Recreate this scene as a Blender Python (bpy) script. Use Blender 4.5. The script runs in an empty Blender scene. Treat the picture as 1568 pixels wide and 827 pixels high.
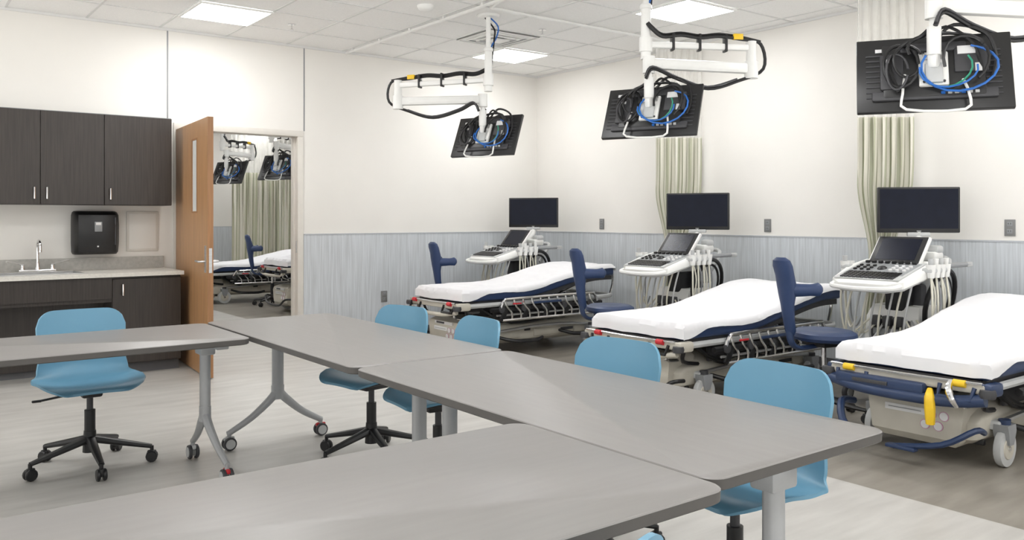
import bpy, bmesh, math, random
from mathutils import Vector, Matrix, Euler, noise
random.seed(4)
sc = bpy.context.scene
try:
    sc.view_settings.view_transform = 'Standard'
except Exception:
    pass
V = Vector
H_CEIL = 3.06
WX = 6.56   # right wall plane
WY = 8.11   # back wall plane

# ---------------------------------------------------------------- materials
def mat(name, col, rough=.5, metal=0., var=.05, scale=12, bump=0., bscale=None, stretch=(1, 1, 1), spec=.5,
        emit=0., alpha=1., coat=0., detail=3):
    m = bpy.data.materials.new(name); m.use_nodes = True
    nt = m.node_tree; p = nt.nodes['Principled BSDF']
    tc = nt.nodes.new('ShaderNodeTexCoord'); mp = nt.nodes.new('ShaderNodeMapping')
    mp.inputs['Scale'].default_value = stretch
    nt.links.new(tc.outputs['Object'], mp.inputs['Vector'])
    nz = nt.nodes.new('ShaderNodeTexNoise'); nz.inputs['Scale'].default_value = scale
    nz.inputs['Detail'].default_value = detail
    nt.links.new(mp.outputs[0], nz.inputs['Vector'])
    cr = nt.nodes.new('ShaderNodeValToRGB')
    cr.color_ramp.elements[0].position = .3; cr.color_ramp.elements[1].position = .7
    cr.color_ramp.elements[0].color = [max(0, c * (1 - var)) for c in col] + [1]
    cr.color_ramp.elements[1].color = [min(1, c * (1 + var)) for c in col] + [1]
    nt.links.new(nz.outputs['Fac'], cr.inputs['Fac'])
    nt.links.new(cr.outputs['Color'], p.inputs['Base Color'])
    p.inputs['Roughness'].default_value = rough
    p.inputs['Metallic'].default_value = metal
    p.inputs['Specular IOR Level'].default_value = spec
    p.inputs['Coat Weight'].default_value = coat
    p.inputs['Alpha'].default_value = alpha
    if emit:
        p.inputs['Emission Color'].default_value = (*col, 1)
        p.inputs['Emission Strength'].default_value = emit
    if bump:
        n2 = nz
        if bscale:
            n2 = nt.nodes.new('ShaderNodeTexNoise'); n2.inputs['Scale'].default_value = bscale
            nt.links.new(mp.outputs[0], n2.inputs['Vector'])
        bp = nt.nodes.new('ShaderNodeBump'); bp.inputs['Strength'].default_value = bump
        bp.inputs['Distance'].default_value = .01
        nt.links.new(n2.outputs['Fac'], bp.inputs['Height'])
        nt.links.new(bp.outputs[0], p.inputs['Normal'])
    return m

M_wall = mat('wall_paint', (.82, .80, .76), .6, var=.015, scale=2, bump=.03, bscale=220, spec=.2)
M_wains = mat('wainscot_streak', (.58, .61, .64), .5, var=.13, scale=1, stretch=(75, 75, 2.5), spec=.3, bump=.05)
M_cap = mat('wainscot_cap', (.48, .50, .53), .5)
M_base = mat('rubber_base', (.10, .10, .105), .6)
M_ceil = mat('ceiling_tile', (.92, .915, .90), .9, var=.03, scale=90, bump=.05, spec=.1)
M_tbar = mat('ceiling_tbar', (.74, .74, .73), .6, var=.02)
M_light = mat('light_lens', (1, 1, 1), .5, emit=20., var=0)
M_white = mat('white_enamel', (.82, .82, .80), .35, var=.02)
M_cream = mat('cream_plastic', (.55, .52, .45), .4, var=.08, scale=6)
M_black = mat('black_plastic', (.012, .012, .013), .4, var=.2)
M_bmon = mat('black_monitor', (.014, .014, .015), .35, var=.1)
M_dark = mat('dark_gray', (.05, .05, .055), .5, var=.1)
M_gray = mat('mid_gray_plastic', (.28, .29, .30), .45)
M_lgray = mat('light_gray_plastic', (.52, .53, .53), .4)
M_screen = mat('screen_glass', (.006, .008, .018), .25, spec=.18, var=.1)
M_chrome = mat('chrome', (.78, .78, .79), .15, metal=1., var=.03)
M_steel = mat('brushed_steel', (.6, .6, .6), .35, metal=.9, var=.08, stretch=(1, 1, 8))
M_silver = mat('silver_paint', (.42, .43, .44), .4, metal=.2, var=.04)
M_chair = mat('blue_shell', (.135, .315, .45), .36, var=.03, scale=5)
M_navy = mat('navy_vinyl', (.020, .042, .115), .42, var=.1, scale=5)
M_navyp = mat('navy_plastic', (.024, .045, .11), .35, var=.08)
M_sheet = mat('bed_sheet', (.80, .80, .82), .85, var=.02, scale=4, bump=.5, bscale=9, spec=.1)
M_cab = mat('espresso_laminate', (.036, .029, .025), .38, var=.25, scale=2, stretch=(45, 45, 1.6))
M_oak = mat('oak_door', (.46, .255, .12), .4, var=.13, scale=2, stretch=(22, 22, 1.2))
M_oake = mat('oak_edge', (.34, .17, .075), .45, var=.16, scale=2, stretch=(22, 22, 1.2))
M_frame = mat('door_frame_paint', (.72, .69, .64), .4, var=.02)
M_counter = mat('counter_stone', (.66, .64, .59), .3, var=.07, scale=60)
M_splash = mat('backsplash_stone', (.45, .44, .41), .4, var=.1, scale=40)
M_top = mat('table_laminate', (.235, .225, .217), .36, var=.035, scale=2.2, stretch=(2, 20, 2), spec=.42)
M_edge = mat('table_edge', (.085, .080, .075), .5)
M_red = mat('red_plastic', (.55, .02, .03), .4)
M_yel = mat('yellow_plastic', (.85, .55, .02), .4)
M_blue = mat('blue_cable', (.02, .14, .50), .4)
M_green = mat('green_cable', (.04, .32, .20), .4)
M_pale = mat('cream_cable', (.70, .68, .58), .5)
M_label = mat('paper_label', (.75, .75, .75), .6)
M_pink = mat('pink_label', (.55, .30, .42), .6)
M_outlet = mat('outlet_gray', (.22, .22, .22), .4)
M_glass = mat('lite_glass', (.85, .88, .87), .15, var=.02)

def floor_mat():
    m = mat('sheet_vinyl', (.5, .5, .5), .36, bump=.02, bscale=30, spec=.4)
    nt = m.node_tree; p = nt.nodes['Principled BSDF']
    tc = nt.nodes.new('ShaderNodeTexCoord'); sx = nt.nodes.new('ShaderNodeSeparateXYZ')
    nt.links.new(tc.outputs['Object'], sx.inputs[0])
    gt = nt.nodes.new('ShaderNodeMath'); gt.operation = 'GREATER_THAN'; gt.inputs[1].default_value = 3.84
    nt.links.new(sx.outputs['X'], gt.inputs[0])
    nz = nt.nodes.new('ShaderNodeTexNoise'); nz.inputs['Scale'].default_value = 2.2; nz.inputs['Detail'].default_value = 9
    mp = nt.nodes.new('ShaderNodeMapping'); mp.inputs['Scale'].default_value = (1, 5, 1)
    nt.links.new(tc.outputs['Object'], mp.inputs[0]); nt.links.new(mp.outputs[0], nz.inputs['Vector'])
    def ramp(a, b):
        c = nt.nodes.new('ShaderNodeValToRGB')
        c.color_ramp.elements[0].position = .3; c.color_ramp.elements[1].position = .7
        c.color_ramp.elements[0].color = (*a, 1); c.color_ramp.elements[1].color = (*b, 1)
        nt.links.new(nz.outputs['Fac'], c.inputs[0]); return c
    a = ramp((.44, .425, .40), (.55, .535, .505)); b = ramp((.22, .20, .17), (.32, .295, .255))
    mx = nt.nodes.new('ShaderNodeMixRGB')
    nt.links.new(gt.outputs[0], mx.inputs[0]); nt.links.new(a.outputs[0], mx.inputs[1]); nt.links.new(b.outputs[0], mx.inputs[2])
    nt.links.new(mx.outputs[0], p.inputs['Base Color'])
    return m
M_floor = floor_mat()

def stripe_mat():
    m = mat('striped_curtain', (.5, .5, .4), .8, spec=.1)
    nt = m.node_tree; p = nt.nodes['Principled BSDF']
    uv = nt.nodes.new('ShaderNodeUVMap'); sx = nt.nodes.new('ShaderNodeSeparateXYZ')
    nt.links.new(uv.outputs[0], sx.inputs[0])
    mu = nt.nodes.new('ShaderNodeMath'); mu.operation = 'MULTIPLY'; mu.inputs[1].default_value = 8
    fr = nt.nodes.new('ShaderNodeMath'); fr.operation = 'FRACT'
    nt.links.new(sx.outputs[0], mu.inputs[0]); nt.links.new(mu.outputs[0], fr.inputs[0])
    c = nt.nodes.new('ShaderNodeValToRGB'); c.color_ramp.interpolation = 'CONSTANT'
    e = c.color_ramp.elements
    e[0].position = 0; e[0].color = (.68, .66, .57, 1)
    e[1].position = .28; e[1].color = (.44, .45, .33, 1)
    for pos, col in ((.42, (.64, .62, .53, 1)), (.55, (.30, .31, .21, 1)), (.64, (.72, .70, .62, 1)), (.82, (.49, .50, .38, 1))):
        k = e.new(pos); k.color = col
    nt.links.new(fr.outputs[0], c.inputs[0]); nt.links.new(c.outputs[0], p.inputs['Base Color'])
    return m
M_stripe = stripe_mat()
M_net = mat('curtain_mesh', (.86, .85, .81), .8, alpha=.35, spec=.1)

# ---------------------------------------------------------------- builder
def catmull(pts, n):
    pts = [V(p) for p in pts]; out = []
    for i in range(len(pts) - 1):
        p0 = pts[max(i - 1, 0)]; p1 = pts[i]; p2 = pts[i + 1]; p3 = pts[min(i + 2, len(pts) - 1)]
        for k in range(n):
            t = k / n
            out.append(.5 * ((2 * p1) + (p2 - p0) * t + (2 * p0 - 5 * p1 + 4 * p2 - p3) * t * t + (3 * p1 - p0 - 3 * p2 + p3) * t ** 3))
    out.append(pts[-1]); return out

class B:
    def __init__(s, name):
        s.name = name; s.bm = bmesh.new(); s.mats = []; s.M = Matrix.Identity(4)
    def mi(s, m):
        if m not in s.mats: s.mats.append(m)
        return s.mats.index(m)
    def merge(s, t, m, smooth=True):
        i = s.mi(m)
        for f in t.faces: f.material_index = i; f.smooth = smooth
        bmesh.ops.transform(t, matrix=s.M, verts=t.verts)
        me = bpy.data.meshes.new('tmp'); t.to_mesh(me); t.free()
        s.bm.from_mesh(me); bpy.data.meshes.remove(me)
    def box(s, c, size, m, rot=(0, 0, 0), bev=0., seg=2, mtx=None):
        t = bmesh.new(); bmesh.ops.create_cube(t, size=1)
        bmesh.ops.scale(t, vec=V(size), verts=t.verts)
        if bev: bmesh.ops.bevel(t, geom=t.edges[:], offset=min(bev, min(size) * .49), segments=seg, affect='EDGES', profile=.5)
        X = mtx if mtx is not None else Matrix.Translation(V(c)) @ Euler(rot).to_matrix().to_4x4()
        bmesh.ops.transform(t, matrix=X, verts=t.verts)
        s.merge(t, m)
    def b2(s, a, b, m, bev=0., seg=2):
        a = V(a); b = V(b)
        s.box((a + b) / 2, [abs(x) for x in (b - a)], m, bev=bev, seg=seg)
    def beam(s, p, q, w, h, m, bev=.004, up=(0, 0, 1)):
        p = V(p); q = V(q); x = (q - p); L = x.length; x.normalize()
        u = V(up)
        if abs(x.dot(u)) > .98: u = V((1, 0, 0))
        y = u.cross(x).normalized(); z = x.cross(y)
        Rm = Matrix((x, y, z)).transposed().to_4x4()
        s.box(None, (L, w, h), m, bev=bev, mtx=Matrix.Translation((p + q) / 2) @ Rm)
    def cyl(s, p, q, r, m, r2=None, seg=16):
        s.tube([p, q], [r, r if r2 is None else r2], m, sides=seg)
    def tube(s, pts, r, m, sides=8, sm=0, closed=False, flat=(1, 1)):
        pts = catmull(pts, sm) if sm else [V(p) for p in pts]
        n = len(pts)
        if isinstance(r, (int, float)): rr = [r] * n
        else:
            rr = []
            for i in range(n):
                q = i / (n - 1) * (len(r) - 1); k = min(int(q), len(r) - 2)
                rr.append(r[k] * (1 - (q - k)) + r[k + 1] * (q - k))
        t = bmesh.new(); rings = []
        tan = []
        for i in range(n):
            a = pts[(i - 1) % n] if (closed or i > 0) else pts[0]
            b = pts[(i + 1) % n] if (closed or i < n - 1) else pts[-1]
            d = b - a
            tan.append(d.normalized() if d.length > 1e-9 else V((0, 0, 1)))
        u = V((0, 0, 1)) if abs(tan[0].z) < .9 else V((1, 0, 0))
        u = (u - tan[0] * u.dot(tan[0])).normalized()
        for i in range(n):
            u = (u - tan[i] * u.dot(tan[i]))
            u = u.normalized() if u.length > 1e-6 else tan[i].orthogonal().normalized()
            w = tan[i].cross(u)
            rings.append([t.verts.new(pts[i] + (u * math.cos(2 * math.pi * k / sides) * flat[0] + w * math.sin(2 * math.pi * k / sides) * flat[1]) * rr[i]) for k in range(sides)])
        for i in range(n if closed else n - 1):
            A = rings[i]; C = rings[(i + 1) % n]
            for k in range(sides):
                t.faces.new((A[k], A[(k + 1) % sides], C[(k + 1) % sides], C[k]))
        if not closed:
            t.faces.new(rings[0][::-1]); t.faces.new(rings[-1])
        s.merge(t, m)
    def loft(s, rings, m, cap=True):
        t = bmesh.new(); Rg = [[t.verts.new(V(p)) for p in r] for r in rings]; n = len(Rg[0])
        for a, c in zip(Rg[:-1], Rg[1:]):
            for k in range(n): t.faces.new((a[k], a[(k + 1) % n], c[(k + 1) % n], c[k]))
        if cap: t.faces.new(Rg[0][::-1]); t.faces.new(Rg[-1])
        bmesh.ops.recalc_face_normals(t, faces=t.faces)
        s.merge(t, m)
    def lathe(s, prof, m, c=(0, 0, 0), seg=24, rot=(0, 0, 0), sx=1, sy=1):
        X = Matrix.Translation(V(c)) @ Euler(rot).to_matrix().to_4x4()
        s.loft([[X @ V((max(r, 1e-4) * sx * math.cos(2 * math.pi * k / seg), max(r, 1e-4) * sy * math.sin(2 * math.pi * k / seg), z)) for k in range(seg)] for r, z in prof], m)
    def grid(s, fn, nu, nv, m, thick=0.):
        t = bmesh.new()
        P = [[V(fn(i / (nu - 1), j / (nv - 1))) for j in range(nv)] for i in range(nu)]
        G = [[t.verts.new(p) for p in r] for r in P]
        for i in range(nu - 1):
            for j in range(nv - 1):
                t.faces.new((G[i][j], G[i + 1][j], G[i + 1][j + 1], G[i][j + 1]))
        if thick:
            t.normal_update()
            K = [[t.verts.new(G[i][j].co - G[i][j].normal * thick) for j in range(nv)] for i in range(nu)]
            for i in range(nu - 1):
                for j in range(nv - 1):
                    t.faces.new((K[i][j], K[i][j + 1], K[i + 1][j + 1], K[i + 1][j]))
            for i in range(nu - 1):
                for j in (0, nv - 1):
                    t.faces.new((G[i][j], K[i][j], K[i + 1][j], G[i + 1][j]))
            for j in range(nv - 1):
                for i in (0, nu - 1):
                    t.faces.new((G[i][j], G[i][j + 1], K[i][j + 1], K[i][j]))
            bmesh.ops.recalc_face_normals(t, faces=t.faces)
        s.merge(t, m)
    def finish(s, loc=(0, 0, 0), rz=0.):
        me = bpy.data.meshes.new(s.name); s.bm.to_mesh(me); s.bm.free()
        for m in s.mats: me.materials.append(m)
        try: me.set_sharp_from_angle(angle=math.radians(38))
        except Exception: pass
        o = bpy.data.objects.new(s.name, me); sc.collection.objects.link(o)
        o.location = loc; o.rotation_euler = (0, 0, rz)
        return o

def dup(o, loc, rz=0.):
    c = o.copy(); c.name = o.name.split('.')[0]; sc.collection.objects.link(c)
    c.location = loc; c.rotation_euler = (0, 0, rz); return c

def slab(name, a, b, m, bev=0):
    x = B(name); x.b2(a, b, m, bev=bev); return x.finish()

# ---------------------------------------------------------------- room shell
YF = 15.8
XW, YS = -3.0, -2.0
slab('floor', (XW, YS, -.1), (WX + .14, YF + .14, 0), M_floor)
slab('ceiling', (XW, YS, H_CEIL), (WX + .14, YF + .14, H_CEIL + .12), M_ceil)
DX0, DX1, DH = 2.28, 3.43, 2.13
w = B('wall_back')
w.b2((XW, WY, 0), (DX0 - .01, WY + .14, H_CEIL), M_wall)
w.b2((DX0 - .01, WY, DH + .01), (DX1 + .01, WY + .14, H_CEIL), M_wall)
w.b2((DX1 + .01, WY, 0), (WX, WY + .14, H_CEIL), M_wall)
w.finish()
slab('wall_right', (WX, YS, 0), (WX + .14, YF, H_CEIL), M_wall)
slab('wall_far', (1, YF, 0), (WX + .14, YF + .14, H_CEIL), M_wall)
slab('wall_west', (.86, WY + .14, 0), (1.0, YF, H_CEIL), M_wall)
# wainscot
w = B('trim_wainscot')
w.b2((3.50, WY - .006, .1), (WX - .001, WY - .0005, 1.13), M_wains)
w.b2((WX - .006, YS, .1), (WX - .0005, WY - .007, 1.13), M_wains)
w.b2((WX - .006, WY + .15, .1), (WX - .0005, YF - .007, 1.13), M_wains)
w.b2((1.01, YF - .006, .1), (WX - .001, YF - .0005, 1.13), M_wains)
w.b2((3.50, WY - .010, 1.13), (WX - .001, WY - .0005, 1.142), M_cap)
w.b2((WX - .010, YS, 1.13), (WX - .0005, WY - .011, 1.142), M_cap)
w.b2((1.01, YF - .010, 1.13), (WX - .001, YF - .0005, 1.142), M_cap)
w.finish()
slab('baseboard_back', (3.50, WY - .012, 0), (WX - .001, WY - .0005, .1), M_base)
slab('baseboard_right', (WX - .012, YS, 0), (WX - .0005, WY - .013, .1), M_base)
slab('baseboard_far', (1.01, YF - .012, 0), (WX - .001, YF - .0005, .1), M_base)
# wall panel joints
w = B('trim_panel_joint')
for x, z0 in ((2.17, 2.2), (3.505, 2.19)):
    w.b2((x - .006, WY - .004, z0), (x + .006, WY - .0003, H_CEIL), M_gray)
w.b2((XW, WY - .012, 3.035), (WX, WY - .0003, H_CEIL - .001), M_tbar)
w.b2((WX - .012, YS, 3.035), (WX - .0003, WY - .013, H_CEIL - .001), M_tbar)
w.finish()
# ceiling grid
g = B('trim_ceiling_grid')
x = 5.15 - .61 * 15
while x < WX:
    if x > XW: g.b2((x - .010, YS, H_CEIL - .005), (x + .010, YF, H_CEIL - .0003), M_tbar)
    x += .61
y = 6.9 - .61 * 16
while y < YF:
    if y > YS and not (WY - .05 < y < WY + .19): g.b2((XW, y - .010, H_CEIL - .004), (WX, y + .010, H_CEIL - .0002), M_tbar)
    y += .61
g.finish()
# lights
lp = B('ceiling_light_panel')
lp.box((0, 0, 0), (.575, .575, .008), M_light)
for sgn in (-1, 1):
    lp.box((sgn * .298, 0, 0), (.02, .615, .014), M_white)
    lp.box((0, sgn * .298, 0), (.575, .02, .014), M_white)
lp0 = lp.finish((5.455, 7.205, H_CEIL - .014))
for X_ in (5.455, 2.405, -.645):
    for Y_ in (7.205, 4.765, 2.325, -.115):
        if (X_, Y_) != (5.455, 7.205): dup(lp0, (X_, Y_, H_CEIL - .014))
for X_ in (5.455, 2.71):
    for Y_ in (9.95, 12.39, 14.6): dup(lp0, (X_, Y_, H_CEIL - .014))
# diffuser
d = B('air_diffuser')
for k, (r, z) in enumerate(((.285, -.006), (.22, -.012), (.15, -.018), (.08, -.024))):
    for a in range(4):
        Rr = Euler((0, 0, a * math.pi / 2)).to_matrix()
        d.box(Rr @ V((r, 0, z)), (.010, 2 * r, .010), M_white, rot=(0, 0, a * math.pi / 2))
        d.box(Rr @ V((r - .016, 0, z + .002)), (.010, 2 * r - .03, .004), M_dark if k == 0 else M_gray, rot=(0, 0, a * math.pi / 2))
d.box((0, 0, -.004), (.58, .58, .004), M_white)
d.box((0, 0, -.026), (.13, .13, .006), M_white)
d.finish((4.845, 6.595, H_CEIL - .008))
d = B('smoke_detector'); d.lathe([(.001, -.045), (.04, -.045), (.06, -.03), (.07, -.01), (.07, 0), (.001, 0)], M_white)
d.finish((3.63, 5.95, H_CEIL - .001))
d = B('fire_sprinkler'); d.lathe([(.001, -.05), (.018, -.05), (.018, -.046), (.006, -.04), (.006, -.012), (.035, -.008), (.035, 0), (.001, 0)], M_chrome)
s0 = d.finish((3.02, 7.26, H_CEIL - .001)); dup(s0, (4.96, 6.05, H_CEIL - .001))
# curtain tracks
t = B('curtain_track')
t.tube([(3.95, 8.05, 3.03), (3.95, YS, 3.03)], .014, M_white, sides=6)
for yy in (5.6, 3.46, 1.3):
    t.tube([(3.95, yy - .4, 3.03), (4.02, yy - .08, 3.03), (4.3, yy, 3.03), (6.5, yy, 3.03)], .014, M_white, sides=6, sm=4)
for k in range(16):
    t.box((3.95, 7.9 - k * .58, 3.045), (.03, .03, .026), M_white)
t.finish()

# ---------------------------------------------------------------- door
f = B('trim_door_frame')
for x0, x1 in ((DX0 - .06, DX0), (DX1, DX1 + .06)):
    f.b2((x0, WY - .02, 0), (x1, WY + .16, DH), M_frame, bev=.004)
f.b2((DX0 - .06, WY - .02, DH), (DX1 + .06, WY + .16, DH + .06), M_frame, bev=.004)
f.b2((DX1 - .016, WY + .05, 0), (DX1 + .001, WY + .09, DH), M_frame)
f.b2((DX1 - .003, WY + .0, .95), (DX1 + .002, WY + .03, 1.07), M_steel)
f.finish()
dl = B('door_1')
hx, hy = 2.262, 8.085
ex, ey = 2.175, 6.885
ang = math.atan2(ey - hy, ex - hx)
DL = math.hypot(ex - hx, ey - hy)
T = .045
dl.M = Matrix.Translation((hx, hy, 0)) @ Euler((0, 0, ang)).to_matrix().to_4x4()
lx0, lx1, lz0, lz1 = .66, .83, 1.36, 1.97
dl.b2((0, -T / 2, .01), (lx0, T / 2, 2.125), M_oak)
dl.b2((lx1, -T / 2, .01), (DL, T / 2, 2.125), M_oak)
dl.b2((lx0, -T / 2, .01), (lx1, T / 2, lz0), M_oak)
dl.b2((lx0, -T / 2, lz1), (lx1, T / 2, 2.125), M_oak)
dl.b2((lx0, -.019, lz0), (lx1, .019, lz1), M_glass)
dl.b2((DL, -T / 2, .01), (DL + .003, T / 2, 2.125), M_oake)
for sy in (-1, 1):
    yy = sy * T / 2
    for a, c in (((lx0 - .012, lz0), (lx0 + .002, lz1)), ((lx1 - .002, lz0), (lx1 + .012, lz1)), ((lx0 - .012, lz0 - .012), (lx1 + .012, lz0 + .002)), ((lx0 - .012, lz1 - .002), (lx1 + .012, lz1 + .012))):
        dl.b2((a[0], yy - .003, a[1]), (c[0], yy + .003, c[1]), M_oake)
    dl.b2((DL - .09, yy - .004, .86), (DL - .04, yy + .004, 1.08), M_steel)
    dl.tube([(DL - .065, yy, .95), (DL - .065, yy + sy * .05, .95), (DL - .09, yy + sy * .055, .95), (DL - .19, yy + sy * .05, .95)], .009, M_steel, sides=8, sm=3)
dl.b2((DL + .0025, -.012, .86), (DL + .0045, .012, 1.06), M_steel)
for hz in (.25, .85, 1.45, 1.95):
    dl.cyl((-.002, T / 2, hz), (-.002, T / 2, hz + .11), .008, M_steel, seg=8)
dl.finish()

# ---------------------------------------------------------------- cabinets
c = B('wall_cabinet')
yf = 7.78
c.b2((-1.0, yf + .02, 1.415), (2.12, WY - .001, 2.187), M_cab)
edges = [-1.0, -.45, .07, .61, 1.09, 1.569, 2.12]
for i in range(6):
    c.b2((edges[i] + .002, yf, 1.418), (edges[i + 1] - .002, yf + .019, 2.184), M_cab, bev=.0015, seg=1)
c.b2((-1.0, yf + .03, 2.187), (2.12, WY - .001, 2.193), M_gray)
for hx_ in (1.09 - .045, 1.09 + .045, 1.569 + .045, .07 - .045, .07 + .045):
    c.tube([(hx_, yf, 1.46), (hx_, yf - .028, 1.465), (hx_, yf - .03, 1.51), (hx_, yf - .028, 1.555), (hx_, yf, 1.56)], .0065, M_chrome, sides=6)
c.finish()
c = B('base_cabinet')
yb = 7.50
c.b2((1.57, yb + .02, .09), (2.12, WY - .001, .818), M_cab)
c.b2((1.57, yb + .08, 0), (2.12, WY - .001, .09), M_base)
c.b2((1.575, yb, .10), (2.118, yb + .019, .80), M_cab, bev=.002, seg=1)
c.b2((-1.0, yb, .64), (1.57, yb + .02, .818), M_cab)
c.b2((-1.0, yb + .30, .06), (1.57, yb + .32, .64), M_cab)
c.b2((-1.0, yb + .02, .61), (1.57, yb + .32, .64), M_cab)
c.b2((-1.0, yb + .34, 0), (1.57, yb + .36, .1), M_base)
c.tube([(1.65, yb, .66), (1.65, yb - .028, .665), (1.65, yb - .03, .71), (1.65, yb - .028, .755), (1.65, yb, .76)], .0065, M_chrome, sides=6)
c.finish()
c = B('countertop')
zt, zb, y0 = .852, .819, 7.465
sx0, sx1, sy0, sy1 = .72, 1.36, 7.58, 7.92
c.b2((-1, y0, zb), (sx0, WY - .001, zt), M_counter)
c.b2((sx1, y0, zb), (2.135, WY - .001, zt), M_counter)
c.b2((sx0, y0, zb), (sx1, sy0, zt), M_counter)
c.b2((sx0, sy1, zb), (sx1, WY - .001, zt), M_counter)
c.b2((-1, WY - .02, zt), (2.13, WY - .001, zt + .105), M_splash)
c.finish()
k = B('sink')
for a, b_ in (((sx0 - .015, sy0 - .015), (sx1 + .015, sy0 + .01)), ((sx0 - .015, sy1 - .01), (sx1 + .015, sy1 + .015)), ((sx0 - .015, sy0), (sx0 + .01, sy1)), ((sx1 - .01, sy0), (sx1 + .015, sy1))):
    k.b2((a[0], a[1], zt + .0005), (b_[0], b_[1], zt + .006), M_steel, bev=.002)
k.b2((sx0 + .002, sy0 + .002, .70), (sx1 - .002, sy1 - .002, .71), M_steel)
k.b2((sx0 + .002, sy0 + .002, .70), (sx0 + .01, sy1 - .002, zt), M_steel); k.b2((sx1 - .01, sy0 + .002, .70), (sx1 - .002, sy1 - .002, zt), M_steel)
k.b2((sx0 + .002, sy0 + .002, .70), (sx1 - .002, sy0 + .01, zt), M_steel); k.b2((sx0 + .002, sy1 - .01, .70), (sx1 - .002, sy1 - .002, zt), M_steel)
k.finish()
k = B('faucet')
k.box((0, 0, .012), (.28, .05, .022), M_chrome, bev=.008)
k.lathe([(.025, 0), (.025, .02), (.016, .05), (.013, .08)], M_chrome, seg=14)
k.tube([(0, 0, .05), (0, 0, .2), (0, -.02, .245), (0, -.07, .265), (0, -.12, .245), (0, -.14, .20), (0, -.142, .17)], .011, M_chrome, sides=10, sm=4)
for sgn in (-1, 1):
    k.lathe([(.022, 0), (.022, .02), (.014, .04), (.016, .065), (.001, .07)], M_chrome, c=(sgn * .11, 0, 0), seg=14)
    k.tube([(sgn * .11, 0, .06), (sgn * .15, -.02, .075), (sgn * .23, -.05, .095)], [.009, .007, .011], M_chrome, sides=8, flat=(.6, 1.4))
k.finish((1.10, 8.0, zt + .001))
p = B('paper_towel_dispenser')
p.loft([[(x_ * wx, y_, z_) for x_, y_ in ((-.178, 0), (.178, 0), (.178, -dd * .7), (.15, -dd * .92), (.08, -dd), (-.08, -dd), (-.15, -dd * .92), (-.178, -dd * .7))] for z_, wx, dd in ((0, .93, .15), (.02, .98, .18), (.1, 1, .205), (.25, 1, .215), (.34, .99, .19), (.365, .95, .15), (.375, .88, .10))], M_black)
p.box((0, -.216, .24), (.06, .006, .085), M_gray, bev=.01)
p.box((0, -.219, .265), (.04, .004, .022), M_label)
p.box((0, -.2, .07), (.012, .006, .012), M_label)
p.box((.14, -.19, .2), (.012, .02, .24), M_dark, bev=.004)
p.finish((1.545, WY - .001, .99))
p = B('wall_access_panel')
p.box((0, -.006, 0), (.27, .012, .36), M_frame, bev=.003)
p.box((0, -.012, 0), (.23, .006, .32), M_wall, bev=.002)
p.finish((1.95, WY - .001, 1.185))

def outlet(loc, rz):
    o = B('wall_outlet')
    o.box((0, -.004, 0), (.075, .007, .12), M_outlet, bev=.003)
    for z_ in (-.027, .027):
        o.box((0, -.009, z_), (.036, .004, .032), M_gray, bev=.001)
        for x_ in (-.008, .008): o.box((x_, -.0115, z_ + .003), (.003, .002, .011), M_black)
    o.finish(loc, rz)
outlet((4.42, WY - .0065, .452), 0)
for yy in (6.94, 4.73, 2.66): outlet((WX - .001, yy, 1.235), math.radians(-90))

# ---------------------------------------------------------------- tables
R = math.radians
def table_mesh(name, L, W, inset=.12):
    b = B(name)
    r = .05; pts = []
    for cx, cy, a0 in ((L / 2 - r, W / 2 - r, 0), (-L / 2 + r, W / 2 - r, 90), (-L / 2 + r, -W / 2 + r, 180), (L / 2 - r, -W / 2 + r, 270)):
        for k_ in range(7):
            a = math.radians(a0 + 15 * k_); pts.append((cx + r * math.cos(a), cy + r * math.sin(a)))
    def ring(z, sh):
        return [(x * (1 - 2 * sh / L), y * (1 - 2 * sh / W), z) for x, y in pts]
    b.loft([ring(.7175, .0), ring(.72, .0025)], M_top)
    b.loft([ring(.690, .006), ring(.694, .001), ring(.7172, .0)], M_edge)
    for sx in (-1, 1):
        x = sx * (L / 2 - inset)
        b.box((x, 0, .675), (.06, W * .74, .026), M_silver, bev=.005)
        b.box((x, 0, .635), (.075, .11, .06), M_silver, bev=.01)
        b.tube([(x, 0, .63), (x, 0, .29)], .031, M_silver, sides=14, flat=(.85, 1.1))
        b.tube([(x, 0, .34), (x, 0, .26)], .034, M_silver, sides=14, flat=(.85, 1.1))
        for sy in (-1, 1):
            b.tube([(x, 0, .31), (x, sy * .05, .255), (x + sx * .01, sy * .15, .17), (x + sx * .02, sy * .26, .105), (x + sx * .02, sy * .285, .095)],
                   [.027, .024, .02, .017, .015], M_silver, sides=10, sm=4, flat=(1, .9))
            cx, cy = x + sx * .02, sy * .275
            b.cyl((cx, cy, .065), (cx, cy, .10), .012, M_silver, seg=10)
            for o_ in (-1, 1):
                b.lathe([(.001, -.010), (.026, -.010), (.036, -.008), (.038, 0), (.036, .008), (.026, .010), (.001, .010)], M_dark, c=(cx + o_ * .017, cy, .039), seg=18, rot=(0, math.pi / 2, 0))
                b.lathe([(.001, -.012), (.027, -.012), (.027, .012), (.001, .012)], M_lgray, c=(cx + o_ * .018, cy, .039), seg=16, rot=(0, math.pi / 2, 0))
            b.box((cx, cy, .066), (.02, .06, .022), M_red if sx * sy < 0 else M_lgray, bev=.006)
    b.beam((-L / 2 + inset, 0, .655), (L / 2 - inset, 0, .655), .05, .03, M_silver)
    return b
tA = table_mesh('training_table', 1.765, .75, .11).finish(((1.495 + 2.245) / 2, (1.222 + 2.985) / 2, 0), math.pi / 2)
table_mesh('training_table', 1.825, .75).finish((1.87, (2.995 + 4.82) / 2, 0), math.pi / 2)
dup(tA, (.607, 1.545, 0), 0)
dup(tA, (.592, 4.405, 0), 0)

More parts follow.
